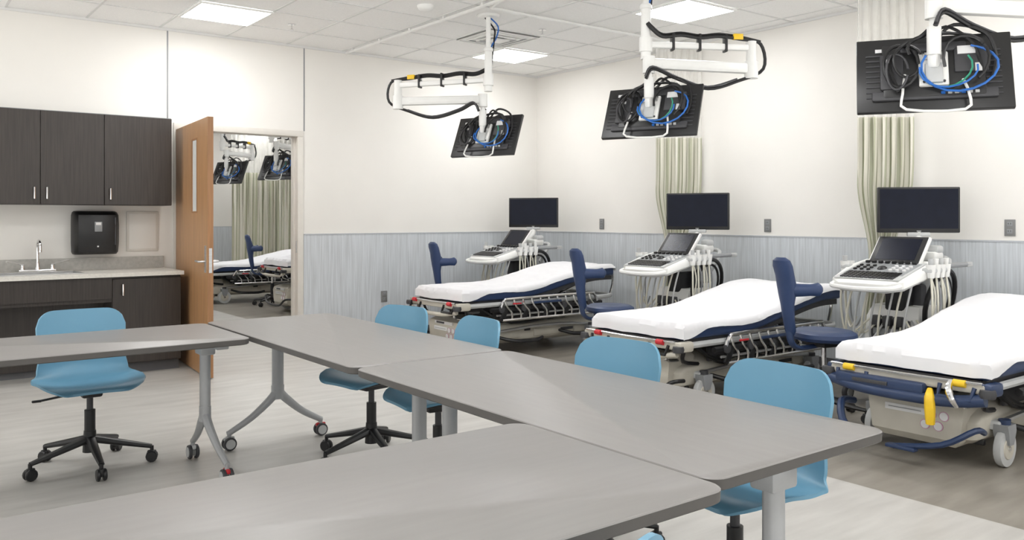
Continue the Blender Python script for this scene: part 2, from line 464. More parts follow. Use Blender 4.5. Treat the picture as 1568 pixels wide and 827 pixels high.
# ---------------------------------------------------------------- chairs
def star_base(b, rmax=.30, hub=.19, cast=.03, rot0=0.3):
    b.cyl((0, 0, .08), (0, 0, hub), .036, M_black, r2=.03)
    for k_ in range(5):
        a = rot0 + k_ * 2 * math.pi / 5; dx, dy = math.cos(a), math.sin(a)
        b.tube([(dx * .02, dy * .02, hub - .045), (dx * .15, dy * .15, hub - .075), (dx * rmax, dy * rmax, cast * 2 + .022)], [.028, .022, .015], M_black, sides=8, sm=3, flat=(.8, 1))
        cx, cy = dx * rmax, dy * rmax
        b.cyl((cx, cy, cast), (cx, cy, cast * 2 + .025), .010, M_black, seg=8)
        for o_ in (-1, 1):
            px, py = -dy * o_ * .015, dx * o_ * .015
            b.lathe([(.001, -.009), (cast * .85, -.009), (cast, -.004), (cast, .004), (cast * .85, .009), (.001, .009)], M_black, c=(cx + px, cy + py, cast), seg=14, rot=(math.pi / 2, 0, a))
        b.box((cx, cy, cast + .012), (.045, .02, cast * 1.3), M_black, rot=(0, 0, a), bev=.006)

def chair():
    b = B('task_chair')
    ctrl = [(.222, .428), (.224, .437), (.205, .452), (.16, .459), (.08, .456), (-.06, .447), (-.15, .452), (-.205, .487), (-.228, .55), (-.24, .63), (-.252, .71), (-.262, .77), (-.268, .806)]
    P = catmull([(0, y, z) for y, z in ctrl], 12)
    S = [0]
    for a, c_ in zip(P[:-1], P[1:]): S.append(S[-1] + (c_ - a).length)
    T_ = S[-1]
    def at(s_):
        s_ = min(max(s_, 0), T_)
        for k_ in range(len(S) - 1):
            if s_ <= S[k_ + 1]:
                q = (s_ - S[k_]) / max(1e-9, S[k_ + 1] - S[k_]); return P[k_].lerp(P[k_ + 1], q)
        return P[-1]
    wk = [(0, .225), (.15, .248), (.35, .262), (.48, .255), (.58, .222), (.70, .208), (.88, .218), (1, .214)]
    def wid(f):
        for (a, wa), (c_, wc) in zip(wk[:-1], wk[1:]):
            if f <= c_:
                q = (f - a) / (c_ - a); q = q * q * (3 - 2 * q); return wa + (wc - wa) * q
        return wk[-1][1]
    def fn(i, j):
        u = j * 2 - 1; u = math.copysign(abs(u) ** .85, u)
        au = abs(u); hwm = .22
        def endin(r):
            d = au * hwm - (hwm - r)
            return 0 if d <= 0 else r - math.sqrt(max(0, r * r - d * d))
        a0 = endin(.12); a1 = T_ - endin(.085)
        s_ = a0 + (a1 - a0) * i
        p_ = at(s_); f_ = s_ / T_; hw = wid(f_)
        bk = min(1, max(0, (f_ - .42) / .2)); bk = bk * bk * (3 - 2 * bk)
        y_ = p_.y + bk * (.050 * au ** 2.2)
        z_ = p_.z + (1 - bk) * (.016 * au ** 4 * min(1, f_ / .25)) - (1 - bk) * .008 * (1 - au ** 2) - (.02 * au ** 2 * max(0, 1 - f_ / .12))
        return (u * hw, y_, z_)
    b.grid(fn, 56, 29, M_chair, thick=.011)
    b.box((0, -.01, .418), (.22, .24, .02), M_black, bev=.008)
    b.box((0, -.01, .395), (.10, .17, .045), M_black, bev=.012)
    b.cyl((0, 0, .18), (0, 0, .30), .027, M_black); b.cyl((0, 0, .29), (0, 0, .40), .016, M_dark)
    b.tube([(.04, .02, .395), (.13, .02, .39), (.235, .03, .38)], .006, M_black, sides=6)
    b.box((.25, .03, .38), (.045, .02, .012), M_black, bev=.005)
    star_base(b)
    return b
ch = chair().finish((.91, 4.86, 0), R(180))
dup(ch, (2.17, 4.12, 0), R(101))
dup(ch, (2.19, 3.47, 0), R(84))
dup(ch, (2.22, 2.46, 0), R(97))
dup(ch, (2.25, 1.75, 0), R(88))
dup(ch, (.835, 1.18, 0), R(2))

# ---------------------------------------------------------------- sonographer stools
def stool():
    b = B('exam_stool')
    b.lathe([(.001, .50), (.15, .50), (.19, .51), (.205, .53), (.20, .555), (.17, .572), (.08, .566), (.001, .56)], M_navy, seg=28, sx=.95, sy=1.08)
    b.box((0, 0, .485), (.2, .2, .03), M_black, bev=.01)
    b.cyl((0, 0, .15), (0, 0, .33), .028, M_black); b.cyl((0, 0, .33), (0, 0, .48), .016, M_chrome)
    star_base(b, .27, .17, .03, .1)
    b.tube([(-.05, 0, .475), (-.2, 0, .465), (-.275, 0, .50), (-.30, 0, .58), (-.305, 0, .72)], .016, M_navyp, sides=10, sm=5, flat=(1, 1.8))
    rings = []
    for z, x, hw, hd in ((.55, -.285, .02, .018), (.58, -.288, .040, .028), (.66, -.303, .044, .032), (.75, -.314, .050, .036), (.82, -.316, .064, .048), (.88, -.322, .072, .050), (.94, -.336, .074, .042), (1.00, -.354, .080, .040), (1.035, -.364, .070, .034), (1.055, -.368, .038, .016)):
        rings.append([(x + hd * math.cos(2 * math.pi * k_ / 18), hw * math.sin(2 * math.pi * k_ / 18), z) for k_ in range(18)])
    b.loft(rings, M_navy)
    b.tube([(-.165, .135, .855), (-.185, .133, .854), (-.23, .11, .850), (-.315, 0, .845), (-.23, -.11, .850), (-.185, -.133, .854), (-.165, -.135, .855)],
           [.018, .044, .038, .046, .038, .044, .018], M_navy, sides=14, sm=5, flat=(1.0, .85))
    b.tube([(.1, -.1, .47), (.2, -.17, .46)], .006, M_black, sides=6)
    return b
st = stool().finish((4.97, 3.15, 0), R(-12))
dup(st, (4.96, 5.15, 0), R(-5))
dup(st, (4.98, 7.42, 0), 0)

# ---------------------------------------------------------------- stretchers
def sstep(t): t = min(1, max(0, t)); return t * t * (3 - 2 * t)
def stretcher(zt, navy_foot, seed, rise=.17, W=.82):
    b = B('hospital_stretcher'); L = 1.88
    def top(x): return zt + rise * sstep((x - .6) / 1.15)
    def rr(x, hw, z0, z1, r=.025):
        out = []
        for cy, cz, a0 in ((hw - r, z1 - r, 0), (-hw + r, z1 - r, 90), (-hw + r, z0 + r, 180), (hw - r, z0 + r, 270)):
            for k_ in range(4):
                a = R(a0 + 30 * k_); out.append((x, cy + r * math.cos(a), cz + r * math.sin(a)))
        return out
    xs = [L * i / 24 for i in range(25)]
    rg = [rr(.0 + .004, W / 2 - .03, zt - .085, zt - .015, .02)] + [rr(max(x, .015) if x < L else L - .015, W / 2, top(x) - .1, top(x)) for x in xs] + [rr(L, W / 2 - .03, top(L) - .085, top(L) - .015, .02)]
    b.loft(rg, M_navy)
    na, nb = 90, 54
    def sheet(i, j):
        a = -.08 + i * (L + .08 + .05); v = j * 2 - 1
        x = min(max(a, -.012), L + .008)
        if v < 0: dropmax = .028 + .05 * (1 - sstep((x - .05) / .25)) + .008 * math.sin(x * 9 + seed)
        else: dropmax = .08
        bb = v * (W / 2 + dropmax); y = min(max(bb, -W / 2 - .01), W / 2 + .01)
        ob = max(0, abs(bb) - W / 2); oa = max(0, -a) + max(0, a - L)
        z = top(min(max(x, 0), L)) + .006 - max(ob, oa)
        e = min(W / 2 - abs(y), x, L - x)
        if e < .03: z -= .012 * ((.03 - e) / .03) ** 2
        nz = noise.noise(V((x * 2.3 + seed * 7, y * 4, seed))) * .010 + noise.noise(V((x * 7 + seed * 3, y * 3 + 5, seed))) * .005
        nz += .008 * max(0, noise.noise(V((x * 3 + y * 9, seed * 2, 0)))) + .004 * abs(noise.noise(V((x * 11 - y * 6, y * 5, seed + 3))))
        if ob > 0.01: y += math.copysign(.004 + .010 * abs(noise.noise(V((x * 9, seed, v)))), y)
        if oa > .01: x += math.copysign(.012 * abs(noise.noise(V((y * 9, seed, 1)))), x - .1)
        return (x, y, z + nz + .005)
    b.grid(sheet, na, nb, M_sheet)
    # deck
    b.loft([[(x, -W / 2 + .04, top(x) - .145), (x, W / 2 - .04, top(x) - .145), (x, W / 2 - .04, top(x) - .104), (x, -W / 2 + .04, top(x) - .104)] for x in xs], M_dark)
    zf = zt - .14
    b.tube([(.05, W / 2 - .01, zf), (L - .1, W / 2 - .01, zf), (L + .02, W / 2 - .08, zf), (L + .02, -W / 2 + .08, zf), (L - .1, -W / 2 + .01, zf), (.05, -W / 2 + .01, zf)], .022, M_lgray, sides=8)
    b.box((L / 2, 0, zf - .055), (1.5, .34, .05), M_dark, bev=.01)
    b.box((L / 2, 0, zf - .09), (1.2, .12, .05), M_lgray, bev=.01)
    for x in (.25, .62, 1.0, 1.38, 1.72):
        b.box((x, 0, zf - .012), (.05, W - .06, .03), M_lgray if x != 1.0 else M_black, bev=.005)
    for sy in (-1, 1):
        b.tube([(1.0, sy * .27, zf - .03), (1.6, sy * .27, top(1.6) - .14)], .012, M_chrome, sides=6)
        b.tube([(1.5, sy * .20, zf - .05), (1.25, sy * .22, top(1.3) - .15)], .016, M_black, sides=6)
        y = sy * (W / 2 + .035)
        b.tube([(.40, y, zf - .03), (.44, y, zf + .035), (.55, y, zf + .05), (1.45, y, zf + .055), (1.56, y, zf + .04), (1.6, y, zf - .03)], .014, M_chrome, sides=8, sm=4)
        b.tube([(.42, y, zf - .145), (1.58, y, zf - .145)], .013, M_chrome, sides=8)
        b.tube([(.30, y - sy * .022, zf - .05), (1.68, y - sy * .022, zf - .05)], .022, M_black, sides=6)
        b.tube([(.36, y - sy * .01, zf - .10), (1.62, y - sy * .01, zf - .10)], .010, M_steel, sides=6)
        for k_ in range(11):
            x = .45 + k_ * .105
            b.tube([(x, y, zf + .045), (x + .015, y + sy * .01, zf - .02), (x + .07, y + sy * .01, zf - .08), (x + .08, y, zf - .145)], .009, M_chrome, sides=6, sm=3)
        for x in (.44, .70, .95, 1.20, 1.54):
            b.box((x, y - sy * .012, zf - .09), (.06, .035, .14), M_black, bev=.012, rot=(0, .45, 0))
            b.lathe([(.001, -.012), (.03, -.012), (.034, 0), (.03, .012), (.001, .012)], M_dark, c=(x - .03, y, zf - .045), seg=14, rot=(math.pi / 2, 0, 0))
        b.tube([(.2, sy * .36, zf - .02), (.45, sy * .38, zf - .14), (.75, sy * .37, zf - .11), (1.0, sy * .38, zf - .17), (1.3, sy * .37, zf - .12), (1.65, sy * .36, zf - .03)], .010, M_black, sides=6, sm=5)
        b.tube([(.25, sy * .30, zf - .03), (.6, sy * .32, zf - .19), (1.2, sy * .33, zf - .15), (1.62, sy * .30, zf - .04)], .012, M_black, sides=6, sm=4)
        b.box((.95, sy * .30, zf - .10), (1.1, .03, .11), M_dark, bev=.01)
        b.tube([(.5, sy * .24, .30), (1.0, sy * .26, zf - .05)], .013, M_dark, sides=6); b.tube([(1.35, sy * .24, .30), (.9, sy * .26, zf - .05)], .013, M_dark, sides=6)
        b.tube([(.30, sy * .34, .235), (.8, sy * .37, .27), (1.2, sy * .37, .27), (1.58, sy * .34, .235)], .014, M_steel, sides=6, sm=4)
        b.box((.95, y + sy * .014, zf + .0), (.34, .014, .022), M_navyp, bev=.004)
        b.box((.58, y + sy * .014, zf + .002), (.10, .012, .014), M_red if not navy_foot else M_yel, bev=.004)
        b.tube([(.42, sy * .3, .2), (.55, sy * .42, .16), (.8, sy * .44, .15), (.9, sy * .42, .17)], [.014, .018, .02, .014], M_black, sides=8, sm=3)
        b.tube([(1.2, sy * .3, .2), (1.3, sy * .42, .17), (1.48, sy * .43, .16)], [.014, .018, .02], M_black, sides=8, sm=3)
    # foot end
    fm = M_navyp if navy_foot else M_cream
    b.box((-.045, 0, zf + .005), (.06, W + .02, .05), M_cream, bev=.015)
    b.tube([(-.08, -W / 2, zf + .035), (-.085, 0, zf + .03), (-.08, W / 2, zf + .035)], .008, M_chrome, sides=6)
    for sy in (-1, 1):
        b.box((.0, sy * (W / 2 + .01), zf), (.14, .06, .07), fm, bev=.018)
        b.lathe([(.001, -.02), (.035, -.02), (.04, 0), (.035, .02), (.001, .02)], M_dark, c=(-.07, sy * (W / 2 + .02), zf - .01), seg=16)
        b.tube([(-.075, sy * .2, zf + .01), (-.10, sy * .2, zf - .05), (-.10, sy * .36, zf - .05), (-.075, sy * .37, zf + .01)], .012, M_black if not navy_foot else M_navyp, sides=8)
        b.cyl((-.08, sy * .30 - .03, zf + .025), (-.08, sy * .30 + .03, zf + .025), .019, M_yel if navy_foot else M_red, seg=10)
        b.tube([(.05, sy * (W / 2 - .03), zf - .02), (.10, sy * .34, zf - .12), (.3, sy * .3, zf - .16)], .014, M_black, sides=6, sm=3)
        b.tube([(-.02, sy * (W / 2 - .05), zf - .02), (-.03, sy * .30, zf - .1), (.15, sy * .25, zf - .13)], .011, M_chrome, sides=6, sm=3)
    b.tube([(-.07, -W / 2 - .01, zf - .045), (-.09, -.2, zf - .075), (-.09, .2, zf - .075), (-.07, W / 2 + .01, zf - .045)], .032 if navy_foot else .019, fm, sides=10, sm=4)
    if navy_foot:
        b.box((-.085, .12, zf - .03), (.06, .5, .06), M_navyp, bev=.015)
        b.box((-.118, .16, zf - .03), (.008, .2, .02), M_dark, bev=.002)
        b.tube([(-.10, -.16, zf - .02), (-.125, -.17, zf - .06), (-.13, -.175, zf - .12), (-.115, -.17, zf - .20)], [.010, .020, .022, .018], M_yel, sides=8, sm=3, flat=(.8, 1.2))
        b.tube([(-.09, -.26, zf + .03), (-.135, -.27, zf - .0), (-.14, -.29, zf - .05), (-.11, -.30, zf - .09)], [.012, .018, .016, .01], M_chrome, sides=8, sm=3)
        b.tube([(.12, -.33, .2), (-.0, -.34, .23), (-.06, -.20, .14), (-.07, .05, .085)], .016, M_navyp, sides=8, sm=4)
        b.tube([(.1, .38, .25), (-.06, .36, .27), (-.12, .30, .16), (-.08, .16, .11)], .021, M_navyp, sides=8, sm=4)
        b.box((-.08, .0, .09), (.05, .16, .02), M_navyp, bev=.006)
    else:
        b.tube([(.1, .35, .2), (-.02, .34, .22), (-.05, .20, .13), (-.05, -.20, .12), (-.02, -.34, .2), (.1, -.35, .2)], .014, M_black, sides=8, sm=4)
    # lift columns
    for x in (.5, 1.35):
        b.cyl((x, 0, .28), (x, 0, zf), .075, M_lgray, seg=18); b.cyl((x, 0, .28), (x, 0, zf - .06), .10, M_dark, seg=18)
    # hood
    hood = []
    zh = zf - .06
    for z, x0, x1, hy_ in ((.12, .13, 1.72, .25), (.15, .10, 1.75, .29), (.235, .10, 1.75, .305), (.27, .13, 1.72, .30), (.30, .17, 1.66, .27), (min(.335, zh - .03), .2, 1.5, .22), (min(.365, zh), .25, 1.44, .17)):
        r = .07; ring = []
        for cx, cy, a0 in ((x1 - r, hy_ - r, 0), (x0 + r, hy_ - r, 90), (x0 + r, -hy_ + r, 180), (x1 - r, -hy_ + r, 270)):
            for k_ in range(5):
                a = R(a0 + 22.5 * k_); ring.append((cx + r * math.cos(a), cy + r * math.sin(a), z))
        hood.append(ring)
    b.loft(hood, M_cream)
    for sy in (-1, 1):
        for x, ln in ((.55, .34), (1.1, .42), (1.5, .2)):
            b.box((x, sy * .30, .20), (ln, .02, .07), M_cream, bev=.008)
        b.box((.8, sy * .312, .245), (.07, .006, .04), M_dark)
        b.box((1.3, sy * .312, .21), (.16, .006, .025), M_dark)
    b.loft([[(x0, -hw, z), (x1, -hw, z), (x1, hw, z), (x0, hw, z)] for z, x0, x1, hw in ((.10, .09, .3, .20), (.14, .055, .3, .24), (.3, .05, .3, .26), (.34, .06, .32, .25), (.37, .12, .32, .22))], M_cream)
    b.box((.049, .0, .325), (.006, .3, .028), M_label); b.box((.046, .05, .325), (.006, .13, .016), M_dark)
    b.box((.049, .05, .27), (.006, .22, .035), M_label); b.box((.0455, .05, .27), (.004, .18, .004), M_gray)
    for q, zz in ((-.06, .205), (-.13, .205), (-.095, .262), (-.16, .262)):
        b.lathe([(.001, -.003), (.026, -.003), (.026, .003), (.001, .003)], M_pink, c=(.051, q, zz), seg=16, rot=(0, math.pi / 2, 0))
        b.lathe([(.001, -.004), (.022, -.004), (.022, .004), (.001, .004)], M_label, c=(.0505, q, zz), seg=16, rot=(0, math.pi / 2, 0))
    # casters
    for x in (.30, 1.58):
        b.box((x, 0, .215), (.09, .70, .05), M_lgray, bev=.012)
        for sy in (-1, 1):
            y = sy * .355
            b.cyl((x, y, .2), (x, y, .25), .03, M_navyp if navy_foot else M_dark, seg=12)
            b.loft([[(x - hx_, y - hy_, z), (x + hx_, y - hy_, z), (x + hx_, y + hy_, z), (x - hx_, y + hy_, z)] for z, hx_, hy_ in ((.12, .025, .036), (.19, .045, .04), (.225, .05, .035))], M_gray)
            b.lathe([(.001, -.017), (.078, -.02), (.096, -.018), (.10, 0), (.096, .018), (.078, .02), (.001, .017)], M_lgray, c=(x, y, .10), seg=26, rot=(math.pi / 2, 0, 0))
            b.lathe([(.001, -.024), (.055, -.024), (.06, -.019), (.06, .019), (.055, .024), (.001, .024)], M_cream, c=(x, y, .10), seg=22, rot=(math.pi / 2, 0, 0))
            b.cyl((x, y - .03, .10), (x, y + .03, .10), .012, M_chrome, seg=10)
    b.box((.20, 0, .13), (.03, .60, .03), M_black, bev=.008)
    for sy in (-1, 1):
        b.tube([(L + .02, sy * .3, zf), (L + .06, sy * .3, zf + .12), (L + .055, sy * .3, zf + .25), (L + .05, sy * .2, zf + .27)], .013, M_chrome, sides=8, sm=4)
    return b
stretcher(.645, False, 1, W=.78).finish((4.20, 6.64, 0))
s2 = stretcher(.590, False, 2, W=.86).finish((4.28, 4.18, 0))
stretcher(.59, True, 3, rise=.18).finish((4.43, 2.30, 0))

# ---------------------------------------------------------------- ultrasound machines
def ultrasound(mon_yaw, mw=.57, mh=.335, mz=1.365, moff=(.36, .0)):
    b = B('ultrasound_machine')
    b.loft([[(x0, -hw, z), (x1, -hw * .8, z), (x1, hw * .8, z), (x0, hw, z)] for z, x0, x1, hw in ((.09, -.22, .36, .22), (.12, -.25, .38, .25), (.16, -.22, .36, .23), (.19, -.12, .34, .18))], M_lgray)
    b.box((-.24, 0, .15), (.1, .34, .03), M_dark, bev=.01, rot=(0, -.25, 0))
    for x in (-.2, .3):
        for sy in (-1, 1):
            b.lathe([(.001, -.018), (.05, -.018), (.06, -.01), (.06, .01), (.05, .018), (.001, .018)], M_dark, c=(x, sy * .22, .061), seg=18, rot=(math.pi / 2, 0, 0))
            b.lathe([(.001, -.022), (.035, -.022), (.035, .022), (.001, .022)], M_lgray, c=(x, sy * .22, .061), seg=16, rot=(math.pi / 2, 0, 0))
            b.box((x, sy * .22, .115), (.07, .05, .03), M_lgray, bev=.01)
    b.loft([[(x0, -hw, z), (x1, -hw, z), (x1, hw, z), (x0, hw, z)] for z, x0, x1, hw in ((.18, -.06, .32, .17), (.3, -.05, .33, .19), (.6, .0, .33, .19), (.68, .05, .31, .17))], M_white)
    b.box((-.04, 0, .42), (.03, .28, .34), M_dark, bev=.01, rot=(0, .14, 0))
    for k_ in range(7): b.box((.14, -.192, .28 + k_ * .045), (.24, .006, .014), M_dark)
    for k_ in range(3): b.box((-.045, 0, .34 + k_ * .08), (.03, .22, .045), M_gray, bev=.004)
    for k_ in range(3): b.box((-.06, -.08 + k_ * .08, .58), (.05, .06, .07), M_dark, bev=.008)
    b.box((.10, 0, .75), (.14, .15, .26), M_black, bev=.02)
    b.box((.24, .0, .74), (.12, .24, .18), M_dark, bev=.02)
    b.box((.0, 0, .855), (.34, .26, .05), M_lgray, bev=.02)
    SL = .26
    cons = []
    for z, g_ in ((.865, -.05), (.88, 0), (.925, 0), (.938, -.025)):
        pts = [(-.40, -.17), (-.33, -.26), (-.05, -.30), (.10, -.25), (.10, .25), (-.05, .30), (-.33, .26), (-.40, .17)]
        cons.append([(x + (x + .1) * g_ * 2, y * (1 + g_), z + (x + .15) * SL) for x, y in pts])
    b.loft(cons, M_white)
    b.M = Matrix.Translation((-.15, 0, .941)) @ Euler((0, -math.atan(SL), 0)).to_matrix().to_4x4()
    b.box((-.01, 0, 0), (.40, .47, .008), M_lgray, bev=.003)
    b.box((.02, 0, .003), (.28, .43, .006), M_gray, bev=.002)
    for r_ in range(5):
        for q in range(13): b.box((-.19 + r_ * .027, -.18 + q * .030, .008), (.021, .024, .010), M_black if r_ else M_dark)
    b.lathe([(.001, 0), (.034, 0), (.034, .006), (.022, .018), (.001, .024)], M_black, c=(.02, 0, .003), seg=16)
    for q in (-.18, -.13, -.08, .08, .13, .18):
        for r_ in (0, .045, .09): b.lathe([(.001, 0), (.014, 0), (.013, .012), (.001, .014)], M_black if (q > 0) else M_label, c=(-.02 + r_, q, .005), seg=10)
    for q in range(8): b.box((.145, -.17 + q * .049, .012), (.02, .03, .022), M_black, bev=.003)
    b.M = Matrix.Identity(4)
    b.tube([(-.34, -.24, .85), (-.42, -.20, .835), (-.455, 0, .828), (-.42, .20, .835), (-.34, .24, .85)], .017, M_white, sides=8, sm=4)
    b.M = Matrix.Translation((.09, 0, 1.07)) @ Euler((0, R(-50), 0)).to_matrix().to_4x4()
    b.box((0, 0, -.012), (.27, .39, .03), M_white, bev=.014)
    b.box((0, 0, .004), (.25, .36, .006), M_black, bev=.002)
    b.box((.01, 0, .008), (.19, .29, .002), M_screen)
    for q in range(5): b.box((-.11, -.12 + q * .06, .009), (.012, .03, .004), M_gray)
    b.M = Matrix.Identity(4)
    b.box((.14, 0, .98), (.08, .22, .14), M_white, bev=.02)
    for sy in (-1, 1):
        b.box((.02, sy * .30, .95), (.26, .07, .035), M_lgray, bev=.012)
        for q in range(4 if sy < 0 else 2):
            x = -.08 + q * .07
            b.lathe([(.022, -.05), (.029, 0), (.033, .04), (.027, .04), (.024, 0), (.001, -.03)], M_white, c=(x, sy * .315, .95), seg=14)
            if sy < 0 or q == 0:
                b.tube([(x, sy * .315, .95), (x, sy * .315, 1.03)], [.013, .019], M_white if q % 2 else M_lgray, sides=10)
            b.tube([(x, sy * .315, .92), (x - .02, sy * (.335 + .004 * q), .74), (x - .0, sy * .32, .5 + .05 * q), (x + .05, sy * .26, .42 + .04 * q), (x + .06, sy * .20, .55)], .0075, M_pale, sides=6, sm=5)
            b.tube([(x + .02, sy * .30, .92), (x + .03, sy * .33, .78), (x + .01, sy * .31, .62 - .03 * q), (x - .05, sy * .24, .52), (x - .07, sy * .18, .60)], .006, M_gray if q % 2 else M_pale, sides=6, sm=5)
    for q in range(8):
        y = -.22 + q * .06
        b.tube([(-.14, y, .87), (-.19 - .01 * (q % 2), y + .02, .66), (-.17, y + .05, .47 + .03 * (q % 3)), (-.10, y + .06, .43 + .03 * (q % 3)), (-.05, y * .6, .6)], .0075, M_pale if q % 2 else M_lgray, sides=6, sm=5)
    b.tube([(.28, -.2, .82), (.42, -.2, 1.0), (.44, 0, 1.01), (.42, .2, 1.0), (.28, .2, .82)], .018, M_lgray, sides=8, sm=4)
    b.tube([(.10, -.24, .965), (.30, -.31, .975), (.47, -.31, .975)], .018, M_gray, sides=8)
    b.box((.47, -.31, .975), (.08, .035, .035), M_lgray, bev=.008)
    arc = [(.20 + .19 * math.cos(a), -.24 - .05 * math.sin(a), .72 + .22 * math.sin(a)) for a in [R(-70 + 24 * k_) for k_ in range(13)]]
    b.tube(arc, .017, M_black, sides=8, sm=2)
    b.tube([(p_[0] * .85 + .03, p_[1] + .02, p_[2] * .9 + .05) for p_ in arc[:10]], .011, M_black, sides=6, sm=2)
    b.box((.32, 0, .84), (.14, .32, .24), M_lgray, bev=.03)
    b.box((.28, -.05, 1.03), (.14, .30, .07), M_white, bev=.02)
    b.box((.30, -.16, 1.08), (.10, .08, .06), M_lgray, bev=.02)
    mx, my = moff
    b.tube([(.24, 0, .9), (.26, 0, 1.06), (mx - .02, my, 1.12), (mx + .02, my, mz - .08)], [.05, .045, .035, .03], M_white, sides=12, sm=4)
    b.M = Matrix.Translation((mx, my, mz)) @ Euler((0, 0, mon_yaw)).to_matrix().to_4x4()
    b.box((.04, 0, -.02), (.07, .12, .16), M_lgray, bev=.02)
    b.box((-.01, 0, 0), (.04, mw, mh), M_bmon, bev=.008)
    b.box((-.031, 0, .008), (.003, mw - .03, mh - .045), M_screen)
    b.box((-.032, 0, -mh / 2 + .012), (.003, .03, .006), M_lgray)
    b.box((-.02, 0, -mh / 2 - .012), (.03, .16, .03), M_lgray, bev=.008)
    b.M = Matrix.Identity(4)
    return b
ultrasound(R(44)).finish((5.76, 3.115, 0), 0)
ultrasound(R(30)).finish((5.65, 5.09, 0), 0)
ultrasound(R(38)).finish((5.62, 7.45, 0), 0)

# ---------------------------------------------------------------- ceiling booms with monitors
def boom(elbow, end, n, tilt, mw=.68, mh=.40, mz=2.07, seed=0):
    b = B('ceiling_monitor_arm')
    n = V((n[0], n[1], 0)).normalized(); up = V((0, 0, 1))
    b.lathe([(.001, -.02), (.09, -.02), (.1, -.005), (.1, 0), (.001, 0)], M_white, c=(0, 0, H_CEIL - .001), seg=20)
    b.cyl((0, 0, H_CEIL - .01), (0, 0, 2.7), .021, M_white); b.cyl((0, 0, 2.78), (0, 0, 2.40), .034, M_white)
    b.lathe([(.03, 0), (.042, .01), (.042, .03), (.03, .04)], M_white, c=(0, 0, 2.74), seg=16)
    E = V((elbow[0], elbow[1], 0)); F = V((end[0], end[1], 0)); z1, z2 = 2.50, 2.355
    d1 = E.normalized(); d2 = (F - E).normalized()
    b.beam(V((0, 0, z1)), E + up * z1, .045, .045, M_white, bev=.012)
    b.cyl(V((0, 0, z1 - .05)), V((0, 0, z1 + .05)), .045, M_white, seg=20)
    b.cyl(E + up * (z2 - .06), E + up * (z1 + .045), .036, M_white, seg=18)
    b.cyl(E + up * (z2 - .07), E + up * (z2 + .05), .048, M_white, seg=18)
    b.beam(E + up * z2, F + up * (z2 + .01), .055, .075, M_white, bev=.016)
    b.beam(E + d2 * .1 + up * (z2 - .005), F - d2 * .08 + up * (z2 + .005), .062, .04, M_white, bev=.01)
    b.cyl(F + up * (z2 - .055), F + up * (z2 + .06), .042, M_white, seg=18)
    b.cyl(F + up * (mz + .1), F + up * (z2), .022, M_white, seg=12)
    b.cyl(F + up * (mz + .06), F + up * (mz + .20), .034, M_white, seg=14)
    s1 = d1.cross(up)
    pts = [V((0, 0, 2.64)) + s1 * .03, V((0, 0, 2.60)) + s1 * .045 + d1 * .03] + [d1 * (E.length * t_) + s1 * .02 + up * (z1 + .055 + (.014 if k_ % 2 else 0)) for k_, t_ in enumerate((.15, .32, .5, .68, .88))] + [E + d1 * .07 + up * (z1 + .03), E + d1 * .09 + up * (z2 - .0), E + d2 * .10 + up * (z2 - .09), E + d2 * .32 + up * (z2 - .15), E + d2 * (F - E).length * .72 + up * (z2 - .09), F - d2 * .05 + up * (z2 - .03) + n * .05, F + up * (z2 - .10) + n * .06]
    b.tube(pts, .012, M_black, sides=8, sm=5)
    b.tube([p_ + V((.008, .008, .020)) for p_ in pts[:8]], .009, M_black, sides=6, sm=5)
    b.tube([p_ + n * .02 + up * .012 for p_ in pts[9:]], .007, M_dark, sides=6, sm=5)
    for t_ in (.25, .5, .75):
        c_ = d1 * (E.length * t_) + up * (z1 + .024)
        b.box(None, (.018, .06, .12), M_black, bev=.004, mtx=Matrix.Translation(c_) @ Matrix((d1, -s1, up)).transposed().to_4x4())
    c_ = d1 * (E.length * .86) + up * (z1 + .07) + s1 * .02
    b.box(None, (.07, .035, .04), M_yel, bev=.004, mtx=Matrix.Translation(c_) @ Matrix((d1, -s1, up)).transposed().to_4x4())
    b.tube([(0.02, 0, H_CEIL - .02), (.12, .02, 2.98), (.10, .02, 2.88), (.03, 0, 2.78), (.03, 0, 2.62)], .007, M_blue, sides=6, sm=4)
    b.tube([(-.02, .02, H_CEIL - .02), (.10, .05, 2.96), (.07, .01, 2.86), (.04, .01, 2.62)], .008, M_black, sides=6, sm=4)
    # monitor
    T_ = R(tilt); nt = n * math.cos(T_) + up * math.sin(T_); ut = up * math.cos(T_) - n * math.sin(T_); wv = ut.cross(nt)
    Mm = Matrix((wv, ut, nt)).transposed().to_4x4()
    b.M = Matrix.Translation(F + up * mz - nt * .06) @ Mm
    b.box((0, 0, -.012), (mw, mh, .03), M_bmon, bev=.006)
    b.box((0, 0, -.029), (mw - .03, mh - .03, .003), M_screen)
    b.box((0, .01, .012), (mw * .66, mh * .74, .03), M_bmon, bev=.014)
    b.box((0, -.13, .012), (mw * .8, .05, .02), M_dark, bev=.008)
    b.box((-.19, .0, .024), (.11, .20, .024), M_dark, bev=.008)
    b.box((.17, .05, .026), (.15, .14, .024), M_dark, bev=.008)
    b.box((.0, .13, .024), (.30, .05, .024), M_dark, bev=.008)
    for k_ in range(9): b.box((.255, -.13 + k_ * .03, .005), (.10, .008, .004), M_dark)
    for k_ in range(9): b.box((-.27, -.13 + k_ * .03, .005), (.08, .008, .004), M_dark)
    b.box((.0, 0, .036), (.135, .19, .024), M_white, bev=.008)
    b.box((.0, -.03, .052), (.08, .11, .022), M_lgray, bev=.006)
    b.box((.0, .065, .050), (.10, .035, .012), M_steel, bev=.004)
    for q in (-.045, 0, .045):
        for r_ in (-.075, .082): b.cyl((q, r_, .04), (q, r_, .053), .007, M_dark, seg=8)
